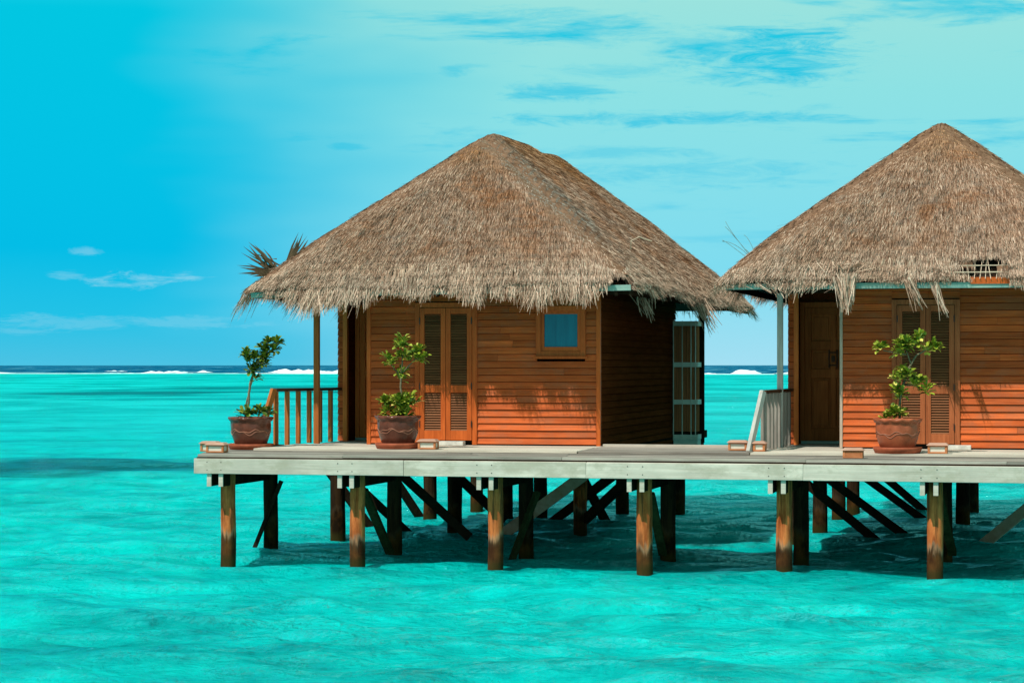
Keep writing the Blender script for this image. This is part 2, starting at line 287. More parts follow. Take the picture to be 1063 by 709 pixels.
# ------------------------------------------------------------------ geometry helpers
def wloc(o):
    v = Vector((0, 0, 0))
    while o: v += o.location; o = o.parent
    return v
class MB:
    def __init__(s): s.v = []; s.f = []
    def add(s, vs, fs):
        k = len(s.v); s.v += [tuple(p) for p in vs]; s.f += [tuple(i+k for i in f) for f in fs]; return s
    def box(s, x0, x1, y0, y1, z0, z1, j=0.0):
        r = lambda: random.uniform(-j, j)
        vs = [(x+r(), y+r(), z+r()) for z in (z0, z1) for y in (y0, y1) for x in (x0, x1)]
        return s.add(vs, [(0, 2, 3, 1), (4, 5, 7, 6), (0, 1, 5, 4), (2, 6, 7, 3), (0, 4, 6, 2), (1, 3, 7, 5)])
    def bar(s, p, q, w, h, up=(0, 0, 1)):
        p, q = Vector(p), Vector(q); d = (q-p).normalized(); u = Vector(up)
        if abs(d.dot(u)) > 0.98: u = Vector((0, 1, 0))
        a = d.cross(u).normalized()*w/2; c = a.cross(d).normalized()*h/2
        vs = [o+e for o in (p, q) for e in (-a-c, a-c, a+c, -a+c)]
        return s.add(vs, [(0, 1, 2, 3), (7, 6, 5, 4), (0, 4, 5, 1), (1, 5, 6, 2), (2, 6, 7, 3), (3, 7, 4, 0)])
    def tube(s, pts, rad, n=10, cap=True):
        pts = [Vector(p) for p in pts]; rad = rad if isinstance(rad, (list, tuple)) else [rad]*len(pts)
        k = len(s.v); prev = None
        for i, p in enumerate(pts):
            d = (pts[min(i+1, len(pts)-1)]-pts[max(i-1, 0)]).normalized()
            ref = prev if prev else (Vector((0, 1, 0)) if abs(d.y) < 0.9 else Vector((1, 0, 0)))
            a = (ref - d*ref.dot(d)).normalized(); prev = a; c = d.cross(a)
            for t in range(n):
                ang = 2*math.pi*t/n; s.v.append(tuple(p + (a*math.cos(ang)+c*math.sin(ang))*rad[i]))
        for i in range(len(pts)-1):
            for t in range(n):
                u = (t+1) % n; s.f.append((k+i*n+t, k+i*n+u, k+(i+1)*n+u, k+(i+1)*n+t))
        if cap: s.f.append(tuple(k+t for t in range(n))[::-1]); s.f.append(tuple(k+(len(pts)-1)*n+t for t in range(n)))
        return s
    def lathe(s, prof, c=(0, 0, 0), n=40, wav=None):
        k = len(s.v)
        for i, (r, z) in enumerate(prof):
            for t in range(n):
                a = 2*math.pi*t/n; dr, dz_ = (wav(i, a) if wav else (0, 0))
                s.v.append((c[0]+(r+dr)*math.cos(a), c[1]+(r+dr)*math.sin(a), c[2]+z+dz_))
        for i in range(len(prof)-1):
            for t in range(n):
                u = (t+1) % n; s.f.append((k+i*n+t, k+i*n+u, k+(i+1)*n+u, k+(i+1)*n+t))
        s.f.append(tuple(k+t for t in range(n))[::-1]); s.f.append(tuple(k+(len(prof)-1)*n+t for t in range(n)))
        return s
    def build(s, name, m, parent=None, smooth=False, bevel=0.0):
        me = bpy.data.meshes.new(name); off = wloc(parent) if parent else Vector((0, 0, 0))
        me.from_pydata([(a-off.x, b_-off.y, c-off.z) for a, b_, c in s.v], [], s.f); me.update()
        me.materials.append(m)
        if smooth: me.polygons.foreach_set('use_smooth', [True]*len(me.polygons))
        o = bpy.data.objects.new(name, me); COL.objects.link(o)
        if parent: o.parent = parent
        if bevel:
            bv = o.modifiers.new('bevel', 'BEVEL'); bv.width = bevel; bv.segments = 2; bv.limit_method = 'ANGLE'
        return o
def np_mesh(name, verts, quads, m, parent=None, smooth=False):
    off = wloc(parent) if parent else Vector((0, 0, 0))
    verts = np.asarray(verts, dtype=np.float32).reshape(-1, 3) - np.array(off[:], dtype=np.float32)
    quads = np.asarray(quads, dtype=np.int32).reshape(-1, 4)
    me = bpy.data.meshes.new(name)
    me.vertices.add(len(verts)); me.vertices.foreach_set('co', verts.ravel())
    me.loops.add(quads.size); me.loops.foreach_set('vertex_index', quads.ravel())
    me.polygons.add(len(quads)); me.polygons.foreach_set('loop_start', np.arange(0, quads.size, 4, dtype=np.int32))
    me.polygons.foreach_set('use_smooth', np.full(len(quads), smooth))
    me.update(calc_edges=True); me.validate()
    me.materials.append(m)
    o = bpy.data.objects.new(name, me); COL.objects.link(o)
    if parent: o.parent = parent
    return o
def thing(name, loc, label, cat, group=None):
    o = bpy.data.objects.new(name, None); COL.objects.link(o); o.location = loc
    o.empty_display_size = 0.3; o['label'] = label; o['category'] = cat
    if group: o['group'] = group
    return o

# ------------------------------------------------------------------ water
def graded(lo, hi, f0, f1, step, growth, lim):
    inner = list(np.arange(f0, f1+1e-6, step)); a = [f1]; st = step
    while a[-1] < hi: st = min(st*growth, lim); a.append(a[-1]+st)
    c = [f0]; st = step
    while c[-1] > lo: st = min(st*growth, lim); c.append(c[-1]-st)
    return np.array(sorted(set(np.round(c[1:] + inner + a[1:], 4))))
xs = graded(-9000, 9000, -11, 11, 0.10, 1.06, 900)
ys = graded(-120, 30000, -13, 20, 0.09, 1.028, 1500)
GX, GY = np.meshgrid(xs, ys)
dX = np.gradient(xs); dY = np.gradient(ys)
SP = np.maximum(np.abs(dX)[None, :]*0.8, np.abs(dY)[:, None])
Zw = np.zeros_like(GX)
DXw = np.zeros_like(GX); DYw = np.zeros_like(GX)
for i in range(70):
    lam = 0.55*(1.066**i); ang = RNG.normal(math.pi/2+0.12, 0.42); k = 2*math.pi/lam
    amp = (0.0150*lam**0.45 if lam < 2.6 else 0.0120*2.6**0.85*(2.6/lam)**0.75)*RNG.uniform(0.5, 1.25)
    fade = np.clip(lam/(3.2*SP)-0.6, 0, 1)
    ph = k*(GX*math.cos(ang)+GY*math.sin(ang)) + RNG.uniform(0, 6.28) + 0.6*np.sin(0.17*GX+i)+0.5*np.sin(0.11*GY+2*i)
    grp = 0.65+0.35*np.sin(0.31*GX*math.cos(ang+1)+0.43*GY+3*i)
    Zw += fade*amp*grp*np.sin(ph)
    DXw += 0.9*fade*amp*grp*math.cos(ang)*np.cos(ph); DYw += 0.9*fade*amp*grp*math.sin(ang)*np.cos(ph)
# long swells standing up near the reef and beyond
Zw += np.clip((GY-560)/200, 0, 1)*np.clip(1-(GY-3000)/3000, 0.0, 1)*(0.35*np.sin(GY/9.0+0.8*np.sin(GX/70.0))*np.sin(GX/43.0+GY/61.0))
nx, ny = len(xs), len(ys)
idx = np.arange(nx*ny).reshape(ny, nx)
q = np.stack([idx[:-1, :-1], idx[:-1, 1:], idx[1:, 1:], idx[1:, :-1]], -1).reshape(-1, 4)
water = np_mesh('water', np.stack([GX+DXw, GY+DYw, Zw], -1), q, M['water'], None, True); water['kind'] = 'structure'

# surf breaking on the reef, far out
def surf():
    mb = MB()
    def line(y0, x0, x1, hmax, seed, wid=14.0):
        n = max(12, int((x1-x0)/0.7)); rows = []
        for i in range(n+1):
            x = x0+(x1-x0)*i/n; e = min(1, i/(n*0.12+1), (n-i)/(n*0.12+1))
            a = noise.noise((x/38, seed, 0)); b2 = noise.noise((x/13, seed, 3)); c2 = noise.noise((x/2.6, seed, 5))+0.6*noise.noise((x/1.1, seed, 6))
            h = max(0.02, 0.78*hmax*e*(0.30+0.75*a+0.65*b2+0.42*c2)); yy = y0+14*noise.noise((x/90, seed, 8))+2.0*c2
            rows.append([(x, yy-wid*(0.5+0.5*e), -0.3), (x, yy-wid*0.55, 0.10+0.3*h*(0.7+c2)), (x, yy-wid*0.2, h*0.75), (x, yy, h), (x, yy+2.5, h*0.8), (x, yy+5, -0.3)])
        k = len(mb.v)
        for r in rows: mb.v += r
        for i in range(n):
            for j in range(5): mb.f.append((k+i*6+j, k+(i+1)*6+j, k+(i+1)*6+j+1, k+i*6+j+1))
    line(700, -520, -318, 0.9, 3.3); line(700, -318, -244, 0.75, 1.3, 9.0); line(712, -303, -281, 2.3, 4.1, 8.0); line(698, -262, -240, 1.2, 6.2, 8.0)
    line(705, -250, -196, 2.6, 2.2); line(735, -236, -205, 3.4, 7.7, 8.0); line(690, -196, -110, 1.0, 8.4, 8.0)
    line(700, -112, -80, 2.3, 5.5); line(735, -100, -90, 1.6, 12.5, 6.0); line(735, -86, -72, 1.8, 9.1, 6.0); line(690, -78, 140, 1.5, 10.2)
    line(800, -330, -312, 2.4, 13.1, 5.0); line(820, -292, -284, 2.2, 14.7, 5.0); line(900, -400, -385, 2.2, 11.0, 5.0)
    o = mb.build('surf', M['foam'], None, True); o['kind'] = 'stuff'; return o
surf()

# ------------------------------------------------------------------ boardwalk
ZD, ZP = 1.583, 1.622           # walkway level, porch level
XR = 11.0
bw = thing('boardwalk', (3.0, 1.5, 0.0), 'long weathered timber boardwalk on round piles with a pale fascia board, carrying both thatched huts', 'boardwalk')
mb = MB()
yk = 0.02; row = 0
while yk < 3.32:
    x = -4.62 - 0.26*yk; first = True
    while x < XR:
        L = random.uniform(2.6, 4.4) if not first else random.uniform(1.2, 4.2); first = False
        x2 = min(x+L, XR); dzr = random.uniform(-0.004, 0.004)
        mb.box(x, x2-0.006, yk, yk+0.132, ZD-0.035+dzr, ZD+dzr, 0.0015)
        x = x2
    yk += 0.142
yk = 1.42
while yk < 3.28:
    mb.box(0.635, 3.10, yk, yk+0.136, ZP-0.033, ZP+random.uniform(-0.004, 0.0), 0.001); yk += 0.142
mb.build('deck_planks', M['plank'], bw)
mb = MB()
for x0, x1 in ((-4.66, -1.55), (-1.548, 1.05), (1.052, 4.02), (4.022, 7.3), (7.305, XR)):
    mb.box(x0, x1, -0.045, 0.0, ZD-0.275, ZD-0.058, 0.003)
mb.build('fascia', M['pale'], bw, bevel=0.006)
mb = MB()
mb.box(-4.64, XR, 0.008, 0.05, ZD-0.26, ZD-0.04)
for yj in (1.1, 2.1, 3.15): mb.box(-4.9, XR, yj, yj+0.06, ZD-0.21, ZD-0.042)
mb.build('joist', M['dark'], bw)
mb = MB()
for x0, x1 in ((0.62, 3.1),): mb.box(x0, x1, 3.33, 3.40, ZD-0.16, ZP+0.035, 0.002)
mb.build('edge_board', M['pale'], bw, bevel=0.005)
def pile(name, x, y, top, m, parent, r=0.104, lean=0.0):
    pts = []; rs = []; n = 12; px_ = random.uniform(0, 9)
    for i in range(n+1):
        t = i/n; z = -1.2+(top+1.2)*t
        pts.append((x+lean*(t-0.6)+0.012*noise.noise((px_, z*1.3, 0)), y+0.012*noise.noise((px_, z*1.3, 5)), z)); rs.append(r*(1.06-0.10*t)+0.006*noise.noise((px_, z*3, 9)))
    return MB().tube(pts, rs, 18).build(name, m, parent, True)
for i, x in enumerate((-4.30, -2.35, -0.33, 1.79, 3.72, 5.74, 7.75, 9.8)):
    pile('pile', x, 0.38, ZD-0.05, M['pile'], bw, 0.110)
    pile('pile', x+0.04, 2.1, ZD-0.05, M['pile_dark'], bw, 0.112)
    for bx_ in (-0.16, 0.05):
        for bz_ in (0.11, 0.22): MB().tube([(x+bx_, -0.049, ZD-bz_), (x+bx_, -0.0455, ZD-bz_)], 0.0075, 8).build('bolt', M['iron'], bw)
    for s in (-1, 1):
        m2 = MB()
        xb = x-0.055+s*0.088
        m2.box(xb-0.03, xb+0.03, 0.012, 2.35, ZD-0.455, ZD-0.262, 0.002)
        o = m2.build('cross_beam', M['dark'], bw, bevel=0.004)
        MB().box(xb-0.032, xb+0.032, -0.012, 0.011, ZD-0.457, ZD-0.279).build('end_cap', M['pale'], o)
def brace(p, q, m, parent, w=0.05, h=0.13):
    MB().bar(p, q, w, h).build('brace', m, parent, bevel=0.004)
brace((-4.055, 2.0, 1.112), (-4.479, 1.9, 0.023), M['dark'], bw, 0.11, 0.06)
brace((-2.365, 0.7, 1.07), (-2.257, 1.7, 0.08), M['brace'], bw, 0.13, 0.06)
brace((-0.07, 1.9, 1.008), (-0.433, 1.6, -0.101), M['brace'], bw, 0.13, 0.06)
brace((1.832, 0.6, 1.075), (1.837, 1.6, 0.152), M['brace'], bw, 0.12, 0.06)
brace((5.786, 0.6, 1.087), (5.914, 1.7, 0.221), M['brace'], bw, 0.11, 0.06)

# ------------------------------------------------------------------ thatch
def lerp(a, c, t): return a+(c-a)*t
def thatch_roof(root, x0, x1, y0, y1, ze, rise, xr, yr0, yr1, zr, seed, dens, keep=None, fringe=None, tufts=()):
    """hip roof: smooth base skin plus many thin palm blades lying down the slope, one mesh"""
    rg = np.random.default_rng(seed)
    FL, FR, BR, BL = (np.array(p, float) for p in ((x0, y0, ze), (x1, y0, ze+rise), (x1, y1, ze), (x0, y1, ze)))
    R0, R1 = np.array((xr, yr0, zr)), np.array((xr, yr1, zr))
    slopes = {'front': (FL, FR, R0, R0), 'right': (FR, BR, R0, R1), 'back': (BR, BL, R1, R1), 'left': (BL, FL, R1, R0)}
    def wobble(P):
        x, y, z = P[..., 0], P[..., 1], P[..., 2]
        return 0.022*np.sin(1.7*x+0.9*z+seed)+0.02*np.sin(2.3*y-1.3*z+seed)+0.012*np.sin(5.1*x+3.3*y+2*z)
    def prof(t):    # thick packed thatch: swells just above the eave, straight to the ridge
        t = np.clip(t, 0, 1)
        return 0.20*(1-np.exp(-t/0.07))*(1-t)**0.55
    def point(sl, s, t):
        A, B, C, D = slopes[sl]
        e = A+(B-A)*s[:, None]; tp = C+(D-C)*s[:, None]
        P = e+(tp-e)*t[:, None]
        P[:, 2] += prof(t)
        # hips are softly rounded, not folded
        hl = np.linalg.norm(B-A)*(1-t)+np.linalg.norm(C-D)*t
        wd = np.minimum(s, 1-s)*hl
        rr = 0.75
        P[:, 2] -= 0.20*np.clip(1-wd/rr, 0, 1)**2*np.clip(t/0.10, 0.25, 1)
        return P, e, tp
    V = []; Q = []; nv = 0
    nrm = {}
    for sl, (A, B, C, D) in slopes.items():
        mid_e, mid_t = (A+B)/2, (C+D)/2
        u = (B-A)/np.linalg.norm(B-A); d0 = (mid_e-mid_t); 
        d0 = d0-u*np.dot(d0, u); d0 /= np.linalg.norm(d0)
        nn = np.cross(u, -d0); nn /= np.linalg.norm(nn)
        if nn[2] < 0: nn = -nn
        nrm[sl] = (nn, d0, u)
    # skin
    for sl in slopes:
        nn, d0, u = nrm[sl]; ns, ntt = 90, 46
        ss, tt = np.meshgrid(np.linspace(0, 1, ns), np.linspace(0, 1, ntt))
        P, _, _ = point(sl, ss.ravel(), tt.ravel())
        P = P + nn*(wobble(P))[:, None]*np.clip(np.minimum(ss.ravel(), 1-ss.ravel())*8, 0, 1)[:, None]
        ix = np.arange(ns*ntt).reshape(ntt, ns)+nv
        V.append(P); nv += len(P)
        qq = np.stack([ix[:-1, :-1], ix[:-1, 1:], ix[1:, 1:], ix[1:, :-1]], -1).reshape(-1, 4)
        if keep is not None:
            k0 = ix[0, 0]; qq = qq[keep(sl, P[qq-k0].mean(1), tt.ravel()[qq-k0].mean(1))]
        Q.append(qq)
    def blades(P, d, nn, L, w, lift0, lift1, jit):
        nonlocal nv
        n = len(P)
        side = np.cross(d, nn); side /= np.linalg.norm(side, axis=1)[:, None]
        d = d + side*rg.normal(0, jit, n)[:, None]; d /= np.linalg.norm(d, axis=1)[:, None]
        tw = side*np.cos(rg.normal(0, 0.6, n))[:, None] + nn*np.sin(rg.normal(0, 0.6, n))[:, None]
        a = P + nn*lift0[:, None]; e = P + d*L[:, None] + nn*lift1[:, None]
        Vb = np.stack([a-tw*w[:, None]/2, a+tw*w[:, None]/2, e+tw*w[:, None]*0.18, e-tw*w[:, None]*0.18], 1)
        V.append(Vb.reshape(-1, 3)); Q.append((np.arange(n*4)+nv).reshape(-1, 4)); nv += n*4
    for sl, (A, B, C, D) in slopes.items():
        nn, d0, u = nrm[sl]
        be, te = np.linalg.norm(B-A), np.linalg.norm(D-C)
        hgt = np.linalg.norm((A+B)/2-(C+D)/2)
        area = (be+te)/2*hgt; n = int(area*dens[sl])
        k = te/be
        uu = rg.uniform(0, 1, n)
        t = uu if abs(1-k) < 1e-6 else (1-np.sqrt(1-uu*(1-k*k)))/(1-k)
        # courses: blades start on rows, so faint horizontal lines show
        rows = hgt/0.15
        t = np.where(rg.uniform(0, 1, n) < 0.72, (np.floor(t*rows)+0.85+rg.normal(0, 0.10, n))/rows, t)
        t = np.clip(t, 0.015, 0.985)
        s = rg.uniform(0, 1, n)
        P, e, tp = point(sl, s, t)
        fan = (e-tp); fan /= np.linalg.norm(fan, axis=1)[:, None]
        d = d0*0.62+fan*0.38; d /= np.linalg.norm(d, axis=1)[:, None]
        N = np.repeat(nn[None], n, 0)
        P = P + N*wobble(P)[:, None]*np.clip(np.minimum(s, 1-s)*8, 0, 1)[:, None]
        ok = np.ones(n, bool)
        if keep is not None: ok = keep(sl, P, t)
        P, d, N, t = P[ok], d[ok], N[ok], t[ok]; n = len(P)
        L = np.minimum(rg.uniform(0.10, 0.24, n), 0.10+t*hgt*0.9)
        rough = rg.gamma(1.3, 0.011, n)
        blades(P, d, N, L, rg.uniform(0.005, 0.0115, n), rg.uniform(-0.014, 0.008, n), 0.003+rough*0.7, 0.12)
        # hanging fringe along the eave, in uneven tufts
        nf = int(be*dens.get(sl+'_f', 300))
        s = rg.uniform(0, 1, nf)
        cl = rg.uniform(0, 1, int(be/0.10)+1); s = np.where(rg.uniform(0, 1, nf) < 0.7, np.clip(cl[rg.integers(0, len(cl), nf)]+rg.normal(0, 0.012/be*3, nf), 0, 1), s)
        t = rg.uniform(-0.022, 0.085, nf)
        P, e, tp = point(sl, s, t)
        fl = np.ones(nf)
        if fringe is not None: fl = fringe(sl, P)
        ok = fl > 0.03; P, t, fl, s, e, tp = P[ok], t[ok], fl[ok], s[ok], e[ok], tp[ok]; n = len(P)
        fan = (e-tp); fan /= np.linalg.norm(fan, axis=1)[:, None]
        wav = 0.75+0.35*np.sin(s*be*2.1+seed)+0.25*np.sin(s*be*7.3)
        d = d0*0.5+fan*0.3+np.array((0, 0, -1.0))*(0.35+rg.uniform(0, 0.55, n))[:, None]
        d += u*rg.normal(0, 0.22, n)[:, None]
        d /= np.linalg.norm(d, axis=1)[:, None]
        N = np.repeat(nn[None], n, 0)
        L = np.maximum(t, 0)*hgt*0.8+np.clip(wav, 0.35, 1.4)*fl*rg.uniform(0.12, 0.42, n)
        blades(P, d, N, L, rg.uniform(0.006, 0.015, n), rg.uniform(-0.06, 0.03, n), rg.uniform(-0.05, 0.06, n), 0.10)
    # ridge bundle laid along and over the top
    nr = 1800
    y = rg.uniform(yr0+0.9, yr1-0.9, nr); ang = rg.uniform(-1.1, 1.1, nr)
    P = np.stack([xr+0.30*np.sin(ang), y, zr-0.355+0.26*np.cos(ang)], 1)
    d = np.stack([np.cos(ang)*np.sign(ang)*0.9, rg.normal(0, 0.35, nr), -np.abs(np.sin(ang))-0.15], 1); d /= np.linalg.norm(d, axis=1)[:, None]
    N = np.stack([np.sin(ang), 0*ang, np.cos(ang)], 1)
    blades(P, d, N, rg.uniform(0.08, 0.22, nr), rg.uniform(0.01, 0.024, nr), rg.uniform(-0.02, 0.01, nr), rg.uniform(-0.03, 0.008, nr), 0.2)
    # stray tufts
    for (tx, ty, tz, ddx, ddy, ddz, n, L0, spread, w0) in tufts:
        P = np.array((tx, ty, tz))+rg.normal(0, 1, (n, 3))*np.array((w0, 0.03, 0.03))
        d = np.array((ddx, ddy, ddz))*L0*rg.uniform(0.85, 1.15, (n, 1))-(P-np.array((tx, ty, tz)))*np.array((0.75, 0, 0))+rg.normal(0, spread*0.35, (n, 3)); d /= np.linalg.norm(d, axis=1)[:, None]
        N = np.repeat(np.array((0, -0.8, 0.6))[None], n, 0)
        blades(P, d, N, L0*rg.uniform(0.4, 1.1, n), rg.uniform(0.008, 0.022, n), np.zeros(n), rg.uniform(0, 0.03, n), 0.06)
    nskin = sum(len(x) for x in Q[:4])
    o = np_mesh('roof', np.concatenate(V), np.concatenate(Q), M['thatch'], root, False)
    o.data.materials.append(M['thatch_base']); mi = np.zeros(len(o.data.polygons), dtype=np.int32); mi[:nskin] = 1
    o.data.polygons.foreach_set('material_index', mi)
    return o

def siding_front(x0, x1, y, z0, z1, holes=(), pitch=0.106):
    """lapped boards facing -Y, cut round openings"""
    mb = MB(); z = z0
    while z < z1-0.01:
        zt = min(z+pitch, z1); spans = [(x0, x1)]
        for hx0, hx1, hz0, hz1 in holes:
            if zt > hz0+0.01 and z < hz1-0.01:
                ns = []
                for a, c in spans:
                    if hx1 <= a or hx0 >= c: ns.append((a, c)); continue
                    if hx0 > a: ns.append((a, hx0))
                    if hx1 < c: ns.append((hx1, c))
                spans = ns
        cut = []
        for a, c in spans:
            if c-a > 0.9 and random.random() < 0.45:
                m_ = random.uniform(a+0.3, c-0.3); cut += [(a, m_-0.0015), (m_+0.0015, c)]
            else: cut.append((a, c))
        for a, c in cut:
            o1 = random.uniform(0.023, 0.030); o2 = 0.003; g = 0.012
            vs = [(a, y-o1, z+g), (c, y-o1, z+g), (c, y-o2, zt+0.004), (a, y-o2, zt+0.004), (a, y+0.02, z+g), (c, y+0.02, z+g), (c, y+0.02, zt+0.004), (a, y+0.02, zt+0.004)]
            mb.add(vs, [(0, 1, 2, 3), (5, 4, 7, 6), (0, 4, 5, 1), (3, 2, 6, 7), (0, 3, 7, 4), (1, 5, 6, 2)])
        z += pitch
    return mb
def siding_x(x, y0, y1, z0, z1, sgn, pitch=0.106):
    mb = MB(); z = z0
    while z < z1-0.01:
        zt = min(z+pitch, z1); o1 = random.uniform(0.017, 0.023)*sgn; o2 = 0.003*sgn; g = 0.008; t = -0.02*sgn
        vs = [(x+o1, y0, z+g), (x+o1, y1, z+g), (x+o2, y1, zt+0.004), (x+o2, y0, zt+0.004), (x+t, y0, z+g), (x+t, y1, z+g), (x+t, y1, zt+0.004), (x+t, y0, zt+0.004)]
        mb.add(vs, [(0, 1, 2, 3), (5, 4, 7, 6), (0, 4, 5, 1), (3, 2, 6, 7), (0, 3, 7, 4), (1, 5, 6, 2)])
        z += pitch
    return mb

YW = 3.40
def shutter_leaf(root, x0, x1, z0, z1, hinge, fm):
    y = YW-0.055
    mb = MB(); st = 0.075; zm = z0+0.36*(z1-z0)
    mb.box(x0, x0+st, y, y+0.045, z0, z1); mb.box(x1-st, x1, y, y+0.045, z0, z1)
    for a, c in ((z0, z0+0.15), (zm, zm+0.115), (z1-0.09, z1)): mb.box(x0+st, x1-st, y+0.002, y+0.043, a, c)
    leaf = mb.build('shutter_door', fm, root, bevel=0.004)
    for a, c in ((z0+0.15, zm), (zm+0.115, z1-0.09)):
        s = MB(); n = max(2, int((c-a)/0.038)); st2 = (c-a)/n
        for i in range(n):
            zc = a+(i+0.5)*st2
            s.add([(x, yy, zz) for x in (x0+st-0.004, x1-st+0.004) for yy, zz in ((y+0.008, zc-0.015), (y+0.014, zc-0.017), (y+0.040, zc+0.013), (y+0.034, zc+0.015))],
                  [(0, 1, 2, 3), (7, 6, 5, 4), (0, 4, 5, 1), (1, 5, 6, 2), (2, 6, 7, 3), (3, 7, 4, 0)])
        s.build('louvre_panel', M['slat'], leaf)
    for zc in (z0+0.25, zm+0.1, z1-0.2):
        MB().tube([(hinge, y-0.006, zc-0.05), (hinge, y-0.006, zc+0.05)], 0.008, 8).build('hinge', M['iron'], leaf)
    return leaf

def villa(dx, label, right):
    root = thing('overwater_villa', (-1.75+dx, YW, ZP), label, 'villa', 'thatched villas along the boardwalk')
    X = lambda v: v+dx
    xl, xc, xr_ = X(-4.02), X(-3.10), X(0.54)
    ZT = 4.12; zb = ZP
    sx0, sx1 = X(-2.35), X(-1.36)     # shutter surround
    wx0, wx1, wz0, wz1 = X(-0.43), X(0.345), 2.985, 3.76
    siding_front(xc+0.03, sx0, YW, zb+0.012, ZT).build('front_wall', M['siding'], root)
    siding_front(sx1, xr_-0.03, YW, zb+0.012, ZT, [(wx0+0.01, wx1-0.01, wz0+0.01, wz1)]).build('front_wall', M['siding'], root)
    siding_x(xr_, YW+0.03, 10.5, 1.34, ZT, 1).build('side_wall', M['siding_shade'], root)
    siding_x(xl-0.0, 4.78, 10.5, 1.5, ZT, -1).build('side_wall', M['siding_shade'], root)
    MB().box(xl, xr_-0.02, 10.46, 10.5, 1.5, ZT).build('back_wall', M['siding_shade'], root)
    MB().box(xl+0.02, xc+0.6, 5.30, 5.36, zb, ZT).build('entrance_wall', M['siding_shade'], root)
    MB().box(xc+0.03, xc+0.06, YW+0.02, 5.29, zb, ZT).build('entrance_side_wall', M['siding_shade'], root)
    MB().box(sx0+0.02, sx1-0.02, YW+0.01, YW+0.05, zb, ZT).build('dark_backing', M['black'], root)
    # corner posts and the end of the outer wall
    tm = M['rail_pale'] if right else M['trim']
    MB().box(xc-(0.012 if right else 0.03), xc+0.03, YW-0.035, YW+0.06, zb, ZT).build('corner_trim', tm, root, bevel=0.004)
    MB().box(xr_-0.03, xr_+0.035, YW-0.035, YW+0.03, 1.50, ZT).build('corner_trim', M['trim'], root, bevel=0.004)
    siding_front(xl-0.015, xl+0.075, 4.735, zb, ZT).build('wall_end', M['siding'], root)
    MB().box(xl+0.075, xl+0.15, 4.70, 4.78, zb, ZT).build('wall_end_trim', M['door'], root, bevel=0.004)
    MB().box(xl+0.02, xl+0.10, 4.785, 5.29, zb, ZT).build('entrance_side_wall', M['siding_shade'], root)
    # entrance door
    dl, dr = xl+0.185, xl+1.08; yd = 5.30
    fm = MB(); fm.box(dl-0.07, dl, yd-0.06, yd-0.003, zb, 3.84); fm.box(dr, dr+0.07, yd-0.06, yd-0.003, zb, 3.84); fm.box(dl, dr, yd-0.058, yd-0.003, 3.76, 3.84)
    d = MB(); st = 0.10; zz0, zz1 = zb+0.05, 3.755; cxm = (dl+dr)/2
    d.box(dl+0.003, dl+st, yd-0.05, yd-0.003, zz0, zz1); d.box(dr-st, dr-0.003, yd-0.05, yd-0.003, zz0, zz1)
    d.box(cxm-0.04, cxm+0.04, yd-0.048, yd-0.003, zz0+0.2, zz1-0.1)
    for a, c in ((zz0, zz0+0.2), (zz0+0.98, zz0+1.12), (zz0+1.42, zz0+1.56), (zz1-0.11, zz1)): d.box(dl+st, dr-st, yd-0.046, yd-0.003, a, c)
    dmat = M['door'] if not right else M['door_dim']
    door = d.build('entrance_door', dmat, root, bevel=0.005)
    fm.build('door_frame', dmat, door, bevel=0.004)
    pn = MB()
    for a, c in ((zz0+0.2, zz0+0.98), (zz0+1.12, zz0+1.42), (zz0+1.56, zz1-0.11)):
        for u, v in ((dl+st, cxm-0.04), (cxm+0.04, dr-st)): pn.box(u, v, yd-0.012, yd-0.003, a, c); pn.box(u+0.035, v-0.035, yd-0.030, yd-0.0125, a+0.04, c-0.04)
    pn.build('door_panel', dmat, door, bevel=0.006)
    hx = cxm-0.02
    h = MB(); h.box(hx-0.055, hx-0.035, yd-0.065, yd-0.05, zz0+1.14, zz0+1.42); h.box(hx+0.07, hx+0.09, yd-0.065, yd-0.05, zz0+1.14, zz0+1.42)
    h.box(hx-0.034, hx+0.069, yd-0.064, yd-0.05, zz0+1.17, zz0+1.19); h.box(hx-0.034, hx+0.069, yd-0.064, yd-0.05, zz0+1.37, zz0+1.39); h.box(hx-0.01, hx+0.045, yd-0.08, yd-0.05, zz0+1.23, zz0+1.33)
    h.build('latch', M['rail_top'], door, bevel=0.004)
    MB().box(dl-0.05, dr+0.05, yd-0.12, yd-0.002, zb+0.004, zb+0.047).build('door_sill', M['eave'], door)
    # louvred shutter pair
    f = MB(); zt = 3.74
    f.box(sx0, sx0+0.075, YW-0.045, YW+0.06, zb+0.01, zt+0.08); f.box(sx1-0.075, sx1, YW-0.045, YW+0.06, zb+0.01, zt+0.08); f.box(sx0+0.075, sx1-0.075, YW-0.043, YW+0.06, zt, zt+0.08)
    fmat = M['frame_old'] if right else M['frame']
    sf = f.build('shutter_frame', fmat, root, bevel=0.004)
    mid = (sx0+sx1)/2
    shutter_leaf(root, sx0+0.08, mid-0.003, zb+0.075, zt-0.005, sx0+0.082, fmat); shutter_leaf(root, mid+0.003, sx1-0.08, zb+0.075, zt-0.005, sx1-0.082, fmat)
    MB().box(mid-0.12 if not right else mid+0.28, mid+0.32 if not right else mid+0.66, YW-0.22, YW-0.06, zb+0.002, zb+0.065).build('door_step', M['white_step'], root, bevel=0.006)
    # boards above the shutters
    siding_front(sx0, sx1, YW, zt+0.085, ZT).build('front_wall', M['siding'], root)
    # window
    w = MB(); t = 0.080; y0, y1 = YW-0.05, YW+0.05
    w.box(wx0, wx0+t, y0, y1, wz0, wz1); w.box(wx1-t, wx1, y0, y1, wz0, wz1); w.box(wx0+t, wx1-t, y0+0.002, y1, wz1-t, wz1); w.box(wx0+t, wx1-t, y0+0.002, y1, wz0, wz0+t)
    win = w.build('window', M['frame'], root, bevel=0.005)
